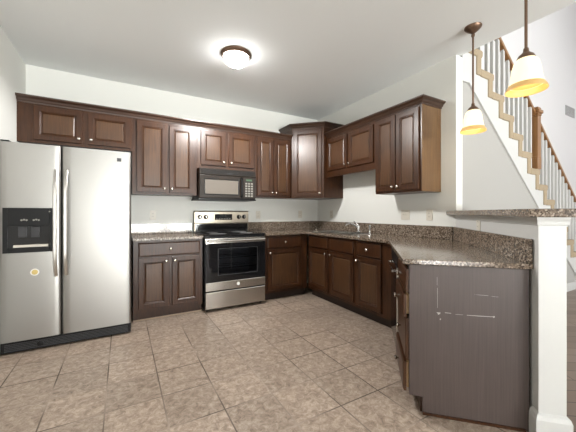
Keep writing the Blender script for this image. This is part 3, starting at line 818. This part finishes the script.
for r in range(6):
    for c in range(3):
        obj('button', box(0.602+c*0.040, 0.630+c*0.040, DY-0.0235, DY-0.0224, 0.052+r*0.033, 0.072+r*0.033), 'button', cp)

# ------------------------------------------------------------------ refrigerator
FX0, FX1 = -0.868, 0.076
rf = thing('refrigerator', 'stainless side-by-side refrigerator with black water dispenser', 'refrigerator', (FX0, 3.985, 0))
FW = FX1-FX0; DF = -0.785                            # door front plane
obj('cabinet_body', box(0.0, FW, DF+0.075, 0, 0.025, 1.745), 'grey', rf, bevel=0.004)
split = 0.405
def fdoor(x0, x1, hole=None):
    bm = bmesh.new()
    pr = [(x0, DF+0.070), (x0, DF+0.016), (x0+0.006, DF+0.006), (x0+0.02, DF+0.001)]
    pr += [(x0+(x1-x0)*k/8, DF-0.003*math.sin(math.pi*k/8)) for k in range(1, 8)]
    pr += [(x1-0.02, DF+0.001), (x1-0.006, DF+0.006), (x1, DF+0.016), (x1, DF+0.070)]
    return pr
lo, hi = 0.105, 1.752
pr = fdoor(0.001, split-0.004)
dl = obj('freezer_door', prism(bmesh.new(), pr, lo, hi), 'steel', rf, smooth=True)
pr = fdoor(split+0.004, FW-0.001)
dr = obj('fresh_food_door', prism(bmesh.new(), pr, lo, hi), 'steel', rf, smooth=True)
def fhandle(x, par):
    y = DF-0.006
    bm = bmesh.new()
    prof = [(-0.012, 0.005), (-0.014, -0.006), (-0.008, -0.012), (0.008, -0.012), (0.014, -0.006), (0.012, 0.005)]
    secs = []
    for k in range(17):
        z = 0.62+k*0.925/16
        out = 0.052*min(1.0, math.sin(math.pi*k/16)*2.2)+0.004
        secs.append([bm.verts.new((x+a, y-out+b, z)) for a, b in prof])
    for a, b in zip(secs, secs[1:]):
        for j in range(6): bm.faces.new((a[j], a[(j+1) % 6], b[(j+1) % 6], b[j]))
    bm.faces.new(secs[0]); bm.faces.new(secs[-1][::-1])
    return obj('handle', bm, 'handle', par, smooth=True)
fhandle(split-0.036, dl); fhandle(split+0.036, dr)
# dispenser with a recessed bay
DX0, DX1, DZ0, DZ1 = 0.026, 0.348, 0.838, 1.210
yd = DF-0.008
ds = obj('dispenser_frame', frame_xz(DX0+0.030, DX1-0.022, DZ0+0.045, DZ0+0.222, DX0, DX1, DZ0, DZ1, yd-0.012, DF+0.030), 'black', dl, bevel=0.003)
obj('dispenser_bay', box(DX0+0.030, DX1-0.022, yd-0.0015, DF+0.02, DZ0+0.045, DZ0+0.222), 'gloss', ds)
obj('dispenser_tray', prism(bmesh.new(), [(yd-0.030, DZ0+0.046), (yd-0.0018, DZ0+0.046), (yd-0.0018, DZ0+0.075), (yd-0.022, DZ0+0.066)], DX0+0.070, DX1-0.030, 'x'), 'nickel', ds)
for x in (0.150, 0.232):
    obj('dispenser_lever', prism(bmesh.new(), [(yd-0.020, DZ0+0.21), (yd-0.0018, DZ0+0.22), (yd-0.0018, DZ0+0.125), (yd-0.010, DZ0+0.13)], x-0.026, x+0.026, 'x'), 'grey', ds)
for x in (0.160, 0.238):
    for k in (-1, 0, 1):
        obj('button', lathe([(0.0075, 0), (0.0075, 0.0015), (0.0, 0.002)], 14, 'y', (x+k*0.016, yd-0.0122, DZ0+0.270+0.004*(k == 0))), 'button', ds)
obj('indicator_light', lathe([(0.006, 0), (0.006, 0.0015), (0.0, 0.002)], 12, 'y', (DX1-0.022, yd-0.0122, DZ1-0.030)), 'button', ds)
stk = obj('sticker', lathe([(0.030, 0), (0.030, 0.0008), (0.0, 0.001)], 28, 'y', (0.226, DF-0.0062, 0.668)), 'paper', dl)
obj('sticker_emblem', lathe([(0.021, 0.0), (0.021, 0.0010), (0.014, 0.0014), (0.0, 0.0014)], 24, 'y', (0.226, DF-0.0070, 0.668)), 'gold', stk)
obj('badge', boxes([(0.824, 0.860, DF-0.0055, DF-0.0025, 1.655, 1.688)]), 'grey', dr)
gr = obj('base_grille', box(0.004, FW-0.004, DF+0.012, DF+0.050, 0.012, 0.100), 'black', rf, bevel=0.006)
for k in range(5):
    z = 0.026+k*0.013
    obj('grille_slat', box(0.03, FW-0.03, DF+0.007, DF+0.0115, z, z+0.006), 'grey', gr)
obj('water_filter_cap', lathe([(0.022, 0), (0.022, 0.008), (0.018, 0.010), (0.0, 0.010)], 20, 'y', (0.26, DF+0.0115, 0.055)), 'black', gr, smooth=True)
for x in (0.03, FW-0.03):
    obj('hinge_cover', box(x-0.028, x+0.028, DF+0.02, DF+0.11, 1.7525, 1.770), 'black', rf, bevel=0.004)
    for y in (-0.06, DF+0.14): obj('roller', lathe([(0.018, 0.001), (0.018, 0.025)], 14, at=(x+(0.03 if x < 0.1 else -0.03), y, 0)), 'black', rf)

# ------------------------------------------------------------------ outlets and switches
def outlet(label, loc, rot, w=0.072, kind='outlet', gang=1):
    t = thing('wall_outlet' if kind == 'outlet' else 'light_switch', label, 'outlet' if kind == 'outlet' else 'light switch', loc, rot)
    pl = obj('cover_plate', box(-w/2, w/2, -0.007, -0.0006, -0.058, 0.058), 'white', t, bevel=0.002)
    for gi in range(gang):
        cx = (gi-(gang-1)/2)*0.046
        if kind == 'outlet':
            for z in (-0.020, 0.020):
                s = obj('socket', box(cx-0.016, cx+0.016, -0.0095, -0.0072, z-0.014, z+0.014), 'white', t, bevel=0.001)
                obj('slot', boxes([(cx-0.008, cx-0.005, -0.0100, -0.0096, z-0.004, z+0.006), (cx+0.005, cx+0.008, -0.0100, -0.0096, z-0.004, z+0.006)]), 'slot', s)
        else:
            s = obj('switch_frame', box(cx-0.011, cx+0.011, -0.0085, -0.0072, -0.024, 0.024), 'white', t)
            obj('toggle', box(cx-0.005, cx+0.005, -0.018, -0.0087, -0.002, 0.014), 'white', s)
    return t
outlet('white outlet on the back wall above the short granite counter', (0.339, YB, 1.141), 0)
outlet('white outlet on the back wall just right of the range', (1.790, YB, 1.137), 0)
outlet('white outlet on the back wall under the corner wall cabinet', (2.539, YB, 1.145), 0)
outlet('white outlet on the right wall nearest the room corner', (XR, 3.672, 1.147), RR)
outlet('wide double white switch plate under the tall end wall cabinet', (XR, 2.285, 1.145), RR, 0.118, 'switch', 2)
outlet('white outlet on the right wall beside the double switch plate', (XR, 1.977, 1.145), RR)
o = outlet('small white outlet on the half wall below the bar ledge', pq(2.61, PQ0, 1.080), -math.radians(135))

# ------------------------------------------------------------------ lamps
cl = thing('ceiling_light', 'flush ceiling light with bronze ring and lit frosted bowl', 'ceiling light', (0.981, 2.765, H-0.0005))
obj('mounting_ring', lathe([(0.130, 0.0), (0.149, 0.0), (0.151, -0.008), (0.146, -0.018), (0.137, -0.024), (0.131, -0.034), (0.124, -0.034), (0.124, -0.002), (0.130, 0.0)], 40), 'bronze', cl, smooth=True)
bw = obj('glass_bowl', lathe([(0.1235, -0.026), (0.121, -0.045), (0.107, -0.078), (0.076, -0.106), (0.034, -0.122), (0.0, -0.127)], 40), 'bowl', cl, smooth=True)
obj('finial', lathe([(0.010, -0.1262), (0.012, -0.134), (0.007, -0.140), (0.009, -0.146), (0.0, -0.152)], 16), 'bronze', cl, smooth=True)

ls = bpy.data.lights.new('ceiling_light_beam', 'SPOT'); ls.energy = 44; ls.spot_size = math.radians(178); ls.spot_blend = 0.22
ls.shadow_soft_size = 0.10; ls.color = (1.0, 0.985, 0.965)
lo_ = bpy.data.objects.new('ceiling_light_beam', ls); COL.objects.link(lo_); lo_.location = (0.981, 2.765, H-0.27)

def pendant():
    t = thing('pendant_light', 'bronze rod pendant lamp with glowing bell shade nearer the right wall', 'pendant light', (2.585, 1.368, 0), 0, 'pendant lights over the bar')
    obj('canopy', lathe([(0.066, H-0.0005), (0.064, H-0.010), (0.046, H-0.030), (0.022, H-0.048), (0.012, H-0.056), (0.0, H-0.057)], 28), 'bronze', t, smooth=True)
    obj('swivel', lathe([(0.0, H-0.056), (0.012, H-0.062), (0.015, H-0.072), (0.012, H-0.082), (0.0, H-0.087)], 16), 'bronze', t, smooth=True)
    obj('rod', tube([(0, 0, H-0.084), (0, 0, 2.075)], 0.0075, 12), 'bronze', t, smooth=True)
    obj('shade_cap', lathe([(0.0, 2.098), (0.012, 2.096), (0.015, 2.075), (0.022, 2.068), (0.036, 2.056), (0.044, 2.038), (0.045, 2.028), (0.0, 2.028)], 24), 'bronze', t, smooth=True)
    s = obj('glass_shade', lathe([(0.044, 2.034), (0.056, 2.018), (0.065, 1.985), (0.070, 1.945), (0.076, 1.908), (0.083, 1.890), (0.080, 1.890), (0.073, 1.908), (0.067, 1.945), (0.062, 1.985), (0.053, 2.016), (0.041, 2.030), (0.044, 2.034)], 36), 'shade', t, smooth=True)
    obj('shade_rim', lathe([(0.0835, 1.891), (0.0930, 1.874), (0.0975, 1.862), (0.0965, 1.857), (0.0925, 1.860), (0.088, 1.874), (0.080, 1.889), (0.0835, 1.891)], 36), 'amber', s, smooth=True)
    obj('bulb', lathe([(0.0, 1.905), (0.018, 1.912), (0.028, 1.935), (0.024, 1.965), (0.014, 1.99), (0.013, 2.027)], 20), 'shade', t, smooth=True)
    return t
pd = pendant()
dup(pd, (1.979, 0.762, 0), 0, 'bronze rod pendant lamp with glowing bell shade nearer the camera, in front of stairs')
for (x, y) in ((2.585, 1.368), (1.979, 0.762)):
    l = bpy.data.lights.new('pendant_glow', 'POINT'); l.energy = 0.4; l.color = (1.0, 0.74, 0.42); l.shadow_soft_size = 0.06
    o = bpy.data.objects.new('pendant_glow', l); COL.objects.link(o); o.location = (x, y, 1.83)

# return-air vent high on the stairwell wall
vt = thing('wall_vent', 'grey slatted air vent high on the stairwell wall', 'vent', (9.42, 2.75, 3.50))
obj('vent_frame', frame_xz(-0.24, 0.24, 0.03, 0.20, -0.27, 0.27, 0.0, 0.23, -0.015, -0.001), 'vent', vt)
for k in range(6):
    obj('vent_slat', box(-0.239, 0.239, -0.012, -0.002, 0.036+k*0.027, 0.050+k*0.027), 'vent', vt)
